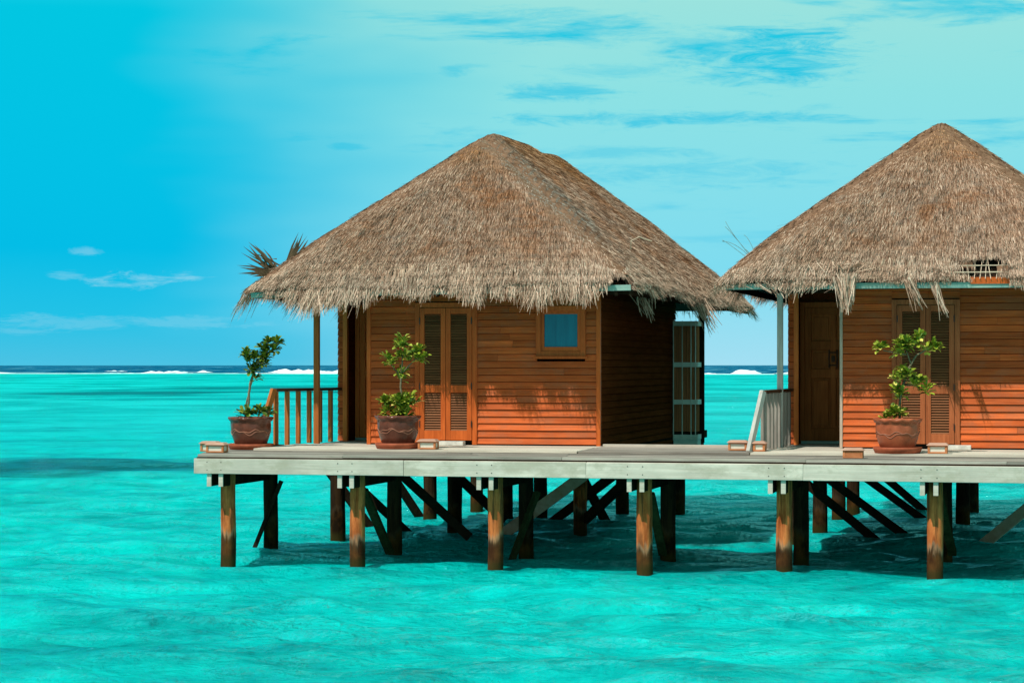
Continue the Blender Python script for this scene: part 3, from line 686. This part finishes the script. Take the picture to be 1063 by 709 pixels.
    s2 = MB(); a, c, e, g = wx0+t, wx1-t, wz0+t, wz1-t; k = 0.048
    s2.box(a+0.002, a+k, y0+0.018, y1, e, g); s2.box(c-k, c-0.002, y0+0.018, y1, e, g); s2.box(a+k, c-k, y0+0.02, y1, e, e+k*1.4); s2.box(a+k, c-k, y0+0.02, y1, g-k, g)
    s2.build('sash', M['frame'], win, bevel=0.003)
    MB().box(a+k-0.004, c-k+0.004, y0+0.045, y0+0.052, e+k, g-k+0.004).build('pane', M['glass'], win)
    MB().box(wx0-0.03, wx1+0.03, y0-0.05, y0-0.001, wz0-0.035, wz0+0.006).build('sill', M['frame'], win, bevel=0.004)
    # floors
    pf = MB(); yy = 1.42
    while yy < YW-0.05:
        pf.box(X(-4.28) if not right else X(-4.18), X(0.62), yy, yy+0.136, ZP-0.03, ZP+random.uniform(-0.002, 0.002), 0.001); yy += 0.142
    pf.box(X(-4.28) if not right else X(-4.18), X(0.62), 1.395, 1.418, ZD+0.006, ZP-0.004)
    yy = YW-0.045
    while yy < 5.7:
        pf.box(xl-0.02, xc+0.02, yy, yy+0.136, ZP-0.03, ZP+random.uniform(-0.003, -0.001), 0.001); yy += 0.142
    pf.build('porch_floor', M['porch'], root)
    fl = MB(); fl.box(xl, xr_+0.01, YW+0.1, 14.3, 1.43, 1.575); fl.build('floor_slab', M['dark'], root)
    for xb in (-3.95, -2.3, -0.4, 0.45):
        MB().box(X(xb)-0.05, X(xb)+0.05, 3.5, 14.2, 1.24, 1.428).build('floor_beam', M['dark'], root)
    # porch post and railing
    MB().box(xl-0.045, xl+0.04, 3.56, 3.645, zb, 4.05).build('porch_post', M['rail_grey'] if right else M['rail'], root, bevel=0.005)
    A = Vector((X(-4.46), 2.85, 0)) if not right else Vector((X(-4.09), 2.15, 0)); B = Vector((xl+0.03, 4.68, 0)); zr0 = zb if right else ZD
    hr = MB().bar(A+Vector((0, 0, 2.47)), B+Vector((0, 0, 2.47)), 0.09, 0.045); rail = hr.build('railing', M['rail_top'], root, bevel=0.005)
    nb_ = 6 if not right else 8; bm_ = M['rail_shade'] if right else M['rail']
    for i in range(nb_):
        p = A.lerp(B, (i+0.12)/nb_); wdt = 0.085 if right else 0.07
        m_ = MB().bar((p.x, p.y, zr0+0.02 if i < 2 else zb+0.002), (p.x, p.y, 2.446), wdt, 0.045, up=(0.25, 1, 0))
        m_.build('baluster', bm_, rail, bevel=0.003)
    dvec = (A-B).normalized()
    MB().bar(A+Vector((0.0, -0.04, 2.48)), A+Vector((-0.16, -0.35, ZD+0.03)), 0.06, 0.09).build('raked_end', M['rail_grey'] if right else M['rail'], rail, bevel=0.004)
    MB().bar(A+dvec*0.25+Vector((0, 0, ZD+0.022)), A-dvec*0.2+Vector((0, 0, ZD+0.022)), 0.09, 0.04).build('foot_rail', M['rail_top'], rail)
    # rear posts
    for xx in (xl, X(0.80)):
        MB().box(xx-0.05, xx+0.05, 11.9, 12.0, 1.4, 4.05).build('rear_post', M['dark'], root)
    # slatted bathroom screen at the back of the side wall
    bx0, bx1, by0, by1 = X(0.575), X(1.0), 10.1, 10.5
    sc = MB()
    for i in range(9):
        xx = bx0+(bx1-bx0)*i/9; sc.box(xx+0.002, xx+(bx1-bx0)/9-0.003, by0+0.012, by0+0.03, 1.66, 3.60)
    for i in range(4):
        yy = by0+0.03+(by1-by0-0.03)*i/4; sc.box(bx1-0.03, bx1-0.012, yy, yy+0.07, 1.66, 3.60)
    screen = sc.build('bathroom_screen', M['door_old'], root)
    MB().box(bx0+0.006, bx1-0.05, by0+0.04, by1-0.02, 1.6, 3.6).build('screen_backing', M['dark'], screen)
    for z in (1.52, 2.15, 2.82, 3.56):
        rl = MB(); rl.add([(bx0, by0-0.02, z), (bx1+0.02, by0-0.02, z), (bx1+0.02, by1, z), (bx1-0.009, by1, z), (bx1-0.009, by0+0.009, z), (bx0, by0+0.009, z)]+
            [(bx0, by0-0.02, z+0.085), (bx1+0.02, by0-0.02, z+0.085), (bx1+0.02, by1, z+0.085), (bx1-0.009, by1, z+0.085), (bx1-0.009, by0+0.009, z+0.085), (bx0, by0+0.009, z+0.085)],
            [(5, 4, 3, 2, 1, 0), (6, 7, 8, 9, 10, 11)]+[(i, (i+1) % 6, (i+1) % 6+6, i+6) for i in range(6)])
        rl.build('screen_rail', M['screen_rail'], screen)
    ps = MB()
    for xx in (bx0+0.005, bx0+0.165, bx0+0.325, bx1-0.02): ps.box(xx-0.008, xx+0.008, by0-0.032, by0-0.021, 1.5, 3.65)
    ps.build('screen_bar', M['screen_rail'], screen)
    MB().box(bx0, bx1+0.01, by0+0.01, by1, 1.30, 1.515).build('screen_base', M['screen_rail'], screen)
    MB().box(bx0-0.02, bx1-0.12, by0+0.2, by1, 1.0, 1.298).build('screen_foot', M['dark'], screen)
    # ---- roof
    x0, x1, y0, y1 = X(-4.80), X(1.28), 2.42, 15.6
    zr = 6.69; xr = X(-1.76)
    dens = {'front': 4200, 'right': 3200 if not right else 1300, 'left': 2000, 'back': 500, 'front_f': 1400, 'right_f': 600, 'left_f': 500, 'back_f': 250}
    if not right:
        ze = 4.00
        def keep(sl, P, t):
            if sl == 'front': return ~((P[:, 0] > X(0.92)) & (t < 0.035+0.05*(P[:, 0]-X(0.92))))
            return np.ones(len(P), bool)
        def fringe(sl, P):
            if sl == 'front':
                x = P[:, 0]-dx; f = 0.95+0.15*np.sin(3*x)
                f = np.where(x > 0.86, 0.0, f); f = np.where(x < -4.45, 0.02, f); return f
            if sl == 'left': return np.full(len(P), 0.95)
            return np.full(len(P), 0.5)
        tufts = [(1.05, 4.4, 3.95, 0.35, -0.2, -1, 40, 0.4, 0.15, 0.1), (1.3, 8.6, 3.9, 0.5, 0.1, -1, 60, 0.55, 0.2, 0.1)]
        roof = thatch_roof(root, x0, x1, y0, y1, ze, 0.07, xr, 5.45, 12.0, zr, 11, dens, keep, fringe, tufts)
    else:
        ze = 4.07
        hx0, hx1 = 6.05, 6.62
        def keep(sl, P, t):
            if sl == 'front':
                hole = (P[:, 0] > hx0+0.12*np.sin(P[:, 2]*40)) & (P[:, 0] < hx1+0.1*np.sin(P[:, 2]*31)) & (t > 0.0) & (t < 0.095)
                return ~hole
            return np.ones(len(P), bool)
        def fringe(sl, P):
            if sl == 'front':
                x = P[:, 0]; f = np.full(len(P), 0.10)+0.08*np.sin(5*x)
                f += 0.35*np.exp(-((x-3.45)/0.5)**2)+0.25*np.exp(-((x-7.0)/0.3)**2)
                f = np.where((x > hx0-0.05) & (x < hx1+0.05), 0, f)
                return f
            return np.full(len(P), 0.55)
        tufts = [(4.36, 2.36, 4.13, 0.08, -0.2, -1, 170, 0.50, 0.10, 0.075), (5.28, 2.40, 4.05, 0.35, -0.1, -1, 40, 0.42, 0.14, 0.04),
                 (5.63, 2.40, 4.03, 0.30, -0.1, -1, 18, 0.5, 0.07, 0.03), (3.55, 2.42, 4.05, 0.1, -0.2, -1, 70, 0.28, 0.2, 0.3), (4.25, 2.5, 4.3, -0.2, -0.4, -0.8, 50, 0.3, 0.4, 0.25)]
        roof = thatch_roof(root, x0, x1, y0, y1, ze, 0.0, xr, 5.45, 12.0, zr, 23, dens, keep, fringe, tufts)
    # underside
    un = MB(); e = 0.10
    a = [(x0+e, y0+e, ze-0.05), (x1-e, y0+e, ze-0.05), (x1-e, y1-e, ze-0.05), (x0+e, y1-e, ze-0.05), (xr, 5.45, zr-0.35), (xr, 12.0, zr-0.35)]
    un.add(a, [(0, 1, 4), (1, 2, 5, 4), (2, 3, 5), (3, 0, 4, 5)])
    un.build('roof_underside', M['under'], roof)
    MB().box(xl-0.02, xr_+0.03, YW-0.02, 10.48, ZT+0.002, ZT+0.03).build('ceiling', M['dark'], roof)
    eb = MB(); zeb = ze-0.115
    ri = 0.07 if not right else 0.0
    eb.bar((x0+0.09, y0+0.067, zeb+0.042), (x1-0.07, y0+0.067, zeb+0.042+ri), 0.035, 0.085); eb.build('eave_board', M['eave'], roof, bevel=0.004)
    for (ya, yb, xa, xb2) in ((y0+0.09, y1-0.1, x0+0.09, x0+0.125), (y0+0.09, y1-0.1, x1-0.105, x1-0.07)):
        MB().box(xa, xb2, ya, yb, zeb, zeb+0.085).build('eave_board', M['dark'], roof)
    MB().box(xl-0.1, xr_+0.55, 3.55, 3.65, 3.93, 4.055).build('wall_plate', M['dark'], roof)
    for i in range(13):
        xx = x0+0.3+(x1-x0-0.6)*i/12; tt = (xx-xr); dz_ = (zr-ze)/(5.45-y0)
        run = min(1.4, (abs(x1-xr)-abs(tt))*0.98)
        MB().bar((xx, y0+0.09, zeb+0.02), (xx, y0+0.09+run, zeb+0.02+run*dz_*0.97), 0.05, 0.07).build('rafter', M['dark'], roof)
    if not right:
        # dark dry fronds sticking up by the left corner
        fm = MB(); base = Vector((-4.60, 3.30, 4.33))
        for k in range(46):
            an = random.choice((random.gauss(2.25, 0.28), random.gauss(1.12, 0.10), random.gauss(2.9, 0.25))); L = random.uniform(0.35, 0.72)
            dv = Vector((math.cos(an), random.uniform(-0.35, 0.35), math.sin(an))).normalized()
            o = base+Vector((random.uniform(-0.12, 0.14), random.uniform(-0.1, 0.1), random.uniform(-0.1, 0.05)))
            if 0.9 < an < 1.4: o += Vector((0.16, 0, 0.02))
            sd = Vector((-dv.z, 0, dv.x))*random.uniform(0.012, 0.024); m1 = o+dv*L*0.55; tip = o+dv*L+Vector((0, 0, -0.04))
            fm.add([o-sd*0.6, o+sd*0.6, m1+sd, m1-sd, tip], [(0, 1, 2, 3), (3, 2, 4)])
        for k in range(420):
            an = random.uniform(0, 6.28); o = base+Vector((random.gauss(0, 0.10), random.gauss(0, 0.1), random.gauss(-0.12, 0.09)))
            dv = Vector((math.cos(an), random.uniform(-0.5, 0.5), math.sin(an)))*random.uniform(0.05, 0.16); sd = Vector((-dv.z, 0, dv.x)).normalized()*0.010
            fm.add([o-sd, o+sd, o+dv], [(0, 1, 2)])
        fm.build('frond_tuft', M['frond'], roof)
        # loose straw loop and thin cords
        cd = MB()
        cd.tube([(1.0, 3.6, 4.62), (1.02, 3.5, 4.74), (1.14, 3.52, 4.80), (1.32, 3.62, 4.74)], 0.008, 6)
        cd.build('loose_straw', M['straw'], roof)
        cd = MB()
        for (p0, p1, p2, r) in (((-0.42, 12.75, 5.46), (0.05, 12.95, 5.28), (0.42, 13.05, 5.00), 0.011), ((-0.30, 12.85, 5.36), (0.10, 12.95, 5.20), (0.42, 13.05, 4.92), 0.007)):
            pts = [Vector(p0).lerp(Vector(p1), t).lerp(Vector(p1).lerp(Vector(p2), t), t) for t in np.linspace(0, 1, 9)]
            cd.tube(pts, r, 5)
        cd.build('loose_cord', M['cord'], roof)
    else:
        lt = MB()
        for t in (0.03, 0.068): 
            zz = ze+(zr-ze)*t; yy = y0+(5.45-y0)*t
            lt.bar((hx0-0.15, yy-0.035, zz+0.03), (hx1+0.15, yy-0.035, zz+0.03), 0.014, 0.014)
        for i in range(9):
            xx = hx0-0.02+(hx1-hx0+0.04)*i/8; lt.bar((xx, y0+0.0, ze+0.01), (xx+random.uniform(-0.07, 0.07), y0+0.32, ze+0.34), 0.009, 0.008)
        lt.build('exposed_lath', M['straw'], roof)
        MB().box(hx0+0.08, hx1+0.1, y0+0.03, y0+0.048, ze-0.06, ze+0.035).build('patch_board', M['frame'], roof)
        st = MB()
        for (xa, za, xb2, zb2, n) in ((4.86, 4.62, 5.12, 4.30, 16), (5.02, 4.66, 5.16, 4.34, 6)):
            for i in range(n):
                o = random.uniform(-0.06, 0.06)
                ya = lambda z: y0+(z-ze)/(zr-ze)*3.03-0.07
                st.bar((xa+o*1.4, ya(za)-0.03, za+random.uniform(-0.05, 0.05)), (xb2+o*0.6, ya(zb2), zb2+random.uniform(-0.04, 0.04)), 0.016, 0.006)
        st.build('straw_bundle', M['straw'], roof)
        cd = MB()
        for k in range(6):
            p0 = Vector((2.85, 4.6, 4.35)); p2 = p0+Vector((random.uniform(-0.7, 0.25), 0.2, random.uniform(0.2, 0.75))); p1 = (p0+p2)/2+Vector((random.uniform(-0.3, 0.1), 0, 0.22))
            pts = [p0.lerp(p1, t).lerp(p1.lerp(p2, t), t) for t in np.linspace(0, 1, 9)]; cd.tube(pts, 0.005, 5)
        cd.build('loose_cord', M['cord'], roof)
        MB().tube([(7.0, 2.40, 4.06), (7.12, 2.36, 3.86), (7.28, 2.36, 3.68)], [0.02, 0.018, 0.012], 8).build('dead_stalk', M['frond'], roof)
    return root
LV = villa(0.0, 'whole thatched timber villa at the left, with dark side wall and small teal window', False)
RV = villa(7.30, 'thatched timber villa cut off by the right edge, with grey porch railing and torn eave', True)

# stilts and braces under the huts
for root, sts in ((LV, ((-4.14, 5.05, 0), (-3.92, 9.9, 0), (-2.44, 6.1, 0), (-3.98, 13.6, 0), (-2.55, 10.2, 0), (-1.95, 10.4, 0), (-0.48, 6.9, 1), (-0.72, 12.0, 0), (0.05, 13.9, 0))),
                  (RV, ((3.30, 5.3, 0), (3.36, 8.65, 0), (3.38, 11.7, 0), (3.45, 14.0, 0), (5.67, 10.9, 0), (5.71, 14.0, 0), (7.3, 6.5, 0), (7.4, 11.0, 0)))):
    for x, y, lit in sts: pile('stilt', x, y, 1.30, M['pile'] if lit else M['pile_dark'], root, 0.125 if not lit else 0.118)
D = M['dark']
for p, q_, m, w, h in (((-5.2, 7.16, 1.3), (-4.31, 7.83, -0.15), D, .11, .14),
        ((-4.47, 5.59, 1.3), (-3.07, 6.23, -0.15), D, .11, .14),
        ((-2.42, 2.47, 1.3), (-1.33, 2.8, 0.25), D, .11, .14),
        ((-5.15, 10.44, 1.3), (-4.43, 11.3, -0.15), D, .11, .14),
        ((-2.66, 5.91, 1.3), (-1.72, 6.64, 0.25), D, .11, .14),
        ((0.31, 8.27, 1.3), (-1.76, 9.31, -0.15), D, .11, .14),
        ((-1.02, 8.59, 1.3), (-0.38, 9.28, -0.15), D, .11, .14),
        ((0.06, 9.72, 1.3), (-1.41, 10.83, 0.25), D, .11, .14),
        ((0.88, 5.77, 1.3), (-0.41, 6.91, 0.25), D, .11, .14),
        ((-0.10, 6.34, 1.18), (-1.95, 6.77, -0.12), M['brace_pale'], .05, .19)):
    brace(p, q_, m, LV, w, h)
for p, q_, m, w, h in (((2.8, 6.42, 1.4), (4.62, 6.95, -0.15), D, .11, .14),
        ((2.89, 8.26, 1.4), (4.92, 8.8, -0.15), D, .11, .14),
        ((2.97, 12.03, 1.4), (5.04, 12.66, -0.15), D, .11, .14),
        ((3.26, 13.67, 1.4), (5.02, 14.18, -0.15), D, .11, .14),
        ((7.55, 5.63, 1.22), (6.02, 6.32, -0.12), M['brace_pale'], .06, .17)):
    brace(p, q_, m, RV, w, h)

# ------------------------------------------------------------------ potted plants
def leaf(mb, o, d, up, L, w):
    d = d.normalized(); s = d.cross(up)
    s = s.normalized() if s.length > 1e-3 else Vector((1, 0, 0)); n = s.cross(d)
    c1 = o+d*L*0.45+n*L*0.05; c2 = o+d*L*0.8+n*L*0.02; t = o+d*L-n*L*0.06
    mb.add([o, c1-s*w*0.34+n*w*0.12, c1, c1+s*w*0.34+n*w*0.12, c2-s*w*0.5+n*w*0.14, c2, c2+s*w*0.5+n*w*0.14, t], [(0, 2, 1), (0, 3, 2), (1, 2, 5, 4), (2, 3, 6, 5), (4, 5, 7), (5, 6, 7)])
def potted(loc, label, clay, leafm, stems, clusters, seed, tall=1.0):
    random.seed(seed)
    r = thing('potted_plant', loc, label, 'potted plant', 'potted shrubs on the boardwalk')
    lx, ly, lz = loc
    sau = [(0.25, 0.0), (0.315, 0.004), (0.335, 0.05), (0.345, 0.085), (0.332, 0.088), (0.315, 0.055), (0.05, 0.05)]
    MB().lathe(sau, loc, 48).build('saucer', M['saucer'], r, True)
    prof = [(0.20, 0.056), (0.222, 0.06), (0.248, 0.10), (0.284, 0.20), (0.303, 0.30), (0.306, 0.375), (0.298, 0.425), (0.328, 0.440), (0.340, 0.470), (0.322, 0.492), (0.292, 0.482), (0.283, 0.44), (0.10, 0.43)]
    def wav(i, a):
        if 6 <= i <= 9: return (0.010*math.sin(13*a)*(1 if i < 9 else 0.5), 0.014*math.sin(13*a) if i in (7, 8) else 0)
        return (0, 0)
    pot = MB().lathe(prof, loc, 104, wav).build('pot', clay, r, True)
    ln = MB()
    for ph, amp in ((0.0, 0.028), (1.1, 0.018)):
        pts = []
        for i in range(121):
            a = 2*math.pi*i/120; zz = 0.255+ph*0.02+amp*math.sin(5*a+ph+seed)+0.012*math.sin(11*a); rr = float(np.interp(zz, [0.1, 0.2, 0.3, 0.375], [0.248, 0.284, 0.303, 0.306]))+0.001
            pts.append((lx+rr*math.cos(a), ly+rr*math.sin(a), lz+zz))
        ln.tube(pts, 0.0065, 6, False)
    ln.build('wave_relief', M['clay_line'], pot, True)
    MB().lathe([(0.281, 0.436), (0.25, 0.452), (0.1, 0.462), (0.01, 0.464)], loc, 32).build('soil', M['soil'], r, True)
    L0 = Vector(loc)
    sm = MB()
    for pts, ra, rb in stems:
        pts = [L0+Vector(p) for p in pts]; fine = []
        for i in range(len(pts)-1):
            for t in (0, 0.33, 0.66): fine.append(pts[i].lerp(pts[i+1], t)+Vector((random.uniform(-.008, .008), random.uniform(-.008, .008), 0)))
        fine.append(pts[-1]); n = len(fine)
        sm.tube(fine, [ra+(rb-ra)*i/(n-1) for i in range(n)], 8)
    sm.build('stem', M['bark'], r, True)
    lm = MB()
    for (cx, cy, cz, rad, n) in clusters:
        c = L0+Vector((cx, cy, cz)); nr = max(2, int(rad/0.045))
        heads = [c+Vector((random.gauss(0, rad*0.42), random.gauss(0, rad*0.42), random.gauss(0, rad*0.36))) for _ in range(nr+1)]
        for i in range(int(n*1.5)):
            hd = random.choice(heads); th = random.uniform(0, 6.283); el = random.gauss(0.45, 0.45)
            d = Vector((math.cos(th)*math.cos(el), math.sin(th)*math.cos(el), math.sin(el)))
            leaf(lm, hd+d*0.012, d, Vector((random.gauss(0, .25), random.gauss(0, .25), 1)), random.uniform(0.075, 0.15), random.uniform(0.042, 0.066))
    lm.build('foliage', leafm, r, True)
    return r
potted((-4.54, 2.0, ZD), 'dark brown pot with a tall leggy shrub, at the left end of the boardwalk', M['clay_dark'], M['leaf'],
    [([(-0.08, 0, 0.43), (-0.05, 0, 0.62), (-0.03, 0, 0.85), (0.01, 0, 1.06), (0.06, 0, 1.22), (0.16, 0, 1.38), (0.28, 0, 1.5)], 0.022, 0.012),
     ([(-0.06, 0.01, 0.43), (-0.08, 0.01, 0.65), (-0.02, 0.01, 0.9), (0.03, 0, 1.08)], 0.014, 0.010), ([(0.03, 0, 1.1), (0.0, 0, 1.25), (-0.02, -0.02, 1.40)], 0.012, 0.008), ([(0.1, 0, 1.3), (0.26, 0, 1.30)], 0.010, 0.008),
     ([(0.05, 0, 0.43), (0.14, 0, 0.52)], 0.01, 0.006)],
    [(0.33, 0, 1.57, 0.13, 85), (0.20, 0.02, 1.50, 0.12, 60), (0.02, -0.02, 1.42, 0.13, 60), (0.24, 0, 1.30, 0.10, 42), (0.10, 0.05, 1.36, 0.09, 30), (0.03, -0.02, 1.17, 0.10, 46), (0.07, 0, 1.07, 0.06, 16),
     (0.20, 0, 0.58, 0.11, 46), (0.08, -0.05, 0.53, 0.10, 34), (-0.15, 0, 0.52, 0.06, 16), (-0.03, -0.04, 0.49, 0.12, 26)], 5)
potted((-2.15, 1.75, ZP), 'plum brown pot with a bushy yellowish shrub, beside the left villa’s shutters'.replace('’', "'"), M['clay_dark'], M['leaf_y'],
    [([(0.04, 0, 0.43), (0.05, 0, 0.75), (0.04, 0, 1.0), (0.06, 0, 1.22), (0.07, 0, 1.42)], 0.018, 0.010), ([(0.05, 0, 1.05), (-0.1, -0.02, 1.24)], 0.010, 0.007), ([(0.05, 0, 1.1), (0.22, 0, 1.28), (0.3, 0, 1.34)], 0.010, 0.007)],
    [(0.06, 0, 1.55, 0.12, 62), (0.22, 0, 1.38, 0.14, 80), (0.33, 0, 1.33, 0.09, 36), (-0.12, -0.02, 1.30, 0.10, 36), (0.05, 0, 1.34, 0.10, 34), (0.05, 0, 1.13, 0.06, 18), (0.05, 0, 1.05, 0.05, 10),
     (-0.17, 0, 0.68, 0.14, 80), (0.0, -0.06, 0.72, 0.16, 100), (0.16, 0, 0.68, 0.14, 80), (0.0, -0.08, 0.56, 0.17, 80), (0.14, -0.03, 0.54, 0.12, 46), (-0.18, 0.0, 0.54, 0.1, 40)], 9)
potted((5.15, 1.72, ZP), 'reddish clay pot with a tiered bright green shrub, in front of the right villa', M['clay'], M['leaf_y'],
    [([(0.03, 0, 0.43), (0.03, 0, 0.7), (0.08, 0, 0.95), (0.16, 0, 1.2), (0.26, 0, 1.36), (0.40, 0, 1.46)], 0.02, 0.011), ([(0.18, 0, 1.25), (0.12, 0, 1.45)], 0.012, 0.008), ([(0.12, 0, 1.38), (-0.1, 0, 1.42), (-0.2, 0, 1.44)], 0.010, 0.007), ([(0.08, 0, 0.95), (0.3, -0.03, 0.95)], 0.010, 0.007)],
    [(0.12, 0, 1.53, 0.16, 110), (0.00, 0, 1.47, 0.12, 60), (0.26, 0, 1.50, 0.12, 56), (0.45, 0, 1.50, 0.12, 60), (-0.23, 0, 1.47, 0.09, 40), (0.14, -0.04, 1.08, 0.14, 76), (0.0, 0, 1.02, 0.11, 46), (0.28, -0.03, 0.98, 0.11, 46), (0.36, -0.03, 0.90, 0.09, 30),
     (0.02, -0.02, 0.78, 0.10, 50), (-0.06, -0.02, 0.56, 0.12, 56), (-0.14, -0.02, 0.50, 0.07, 24)], 14)

# ------------------------------------------------------------------ low box lamps along the edge
def lamp(loc, label, sx=0.27, sy=0.2, h=0.145, rot=0.0, blank=False):
    r = thing('step_lamp', loc, label, 'lamp', 'low wooden lamps along the boardwalk'); r.rotation_euler = (0, 0, rot)
    def add(m, name, mt, par, bv=0.004):
        o = m.build(name, mt, None, bevel=bv); o.parent = par; return o
    x, y = sx/2, sy/2
    m = MB(); m.box(-x, x, -y, y, 0, 0.022); t = 0.032
    for a in (-1, 1):
        for c in (-1, 1): m.box(min(a*x, a*(x-t)), max(a*x, a*(x-t)), min(c*y, c*(y-t)), max(c*y, c*(y-t)), 0.022, h-0.035)
    m.box(-x+0.002, x-0.002, -y+0.002, y-0.002, h-0.052, h-0.035)
    if blank: m.box(-x+t, x-t, -y+0.003, -y+0.015, 0.022, h-0.052)
    body = add(m, 'body', M['lampwood'], r)
    pm = MB(); pm.box(-x+0.014, x-0.014, -y+0.016, y-0.016, 0.022, h-0.053); add(pm, 'pane', M['milk'], r, 0)
    lm = MB(); lm.add([(-x-0.02, -y-0.02, h-0.034), (x+0.02, -y-0.02, h-0.034), (x+0.02, y+0.02, h-0.034), (-x-0.02, y+0.02, h-0.034), (-x+0.02, -y+0.03, h), (x-0.02, -y+0.03, h), (x-0.02, y-0.03, h), (-x+0.02, y-0.03, h)],
        [(0, 3, 2, 1), (4, 5, 6, 7), (0, 1, 5, 4), (1, 2, 6, 5), (2, 3, 7, 6), (3, 0, 4, 7)])
    add(lm, 'lid', M['lamptop'], r, 0)
    return r
lamp((-4.56, 0.62, ZD+0.004), 'small wooden box lamp nearest the left tip of the boardwalk, in front of its twin', 0.27, 0.2)
lamp((-4.80, 0.98, ZD+0.004), 'small wooden box lamp half hidden behind its twin at the boardwalk tip', 0.25, 0.2, 0.15)
lamp((-1.65, 1.62, ZP+0.004), "small wooden box lamp by the left villa's shutters, beside the plum brown pot")
lamp((2.84, 2.2, ZP+0.004), 'wooden box lamp in the gap between the villas, left of slanting white rail')
lamp((3.19, 1.9, ZP+0.004), 'narrow wooden box lamp at the foot of the grey porch railing', 0.17, 0.2)
lamp((4.62, 0.75, ZD+0.004), 'wooden box lamp with a closed timber front, by the right villa\'s entrance', 0.27, 0.2, 0.14, 0.0, True)
lamp((5.71, 1.68, ZP+0.004), "small wooden box lamp by the right villa's shutters, beside the reddish pot")
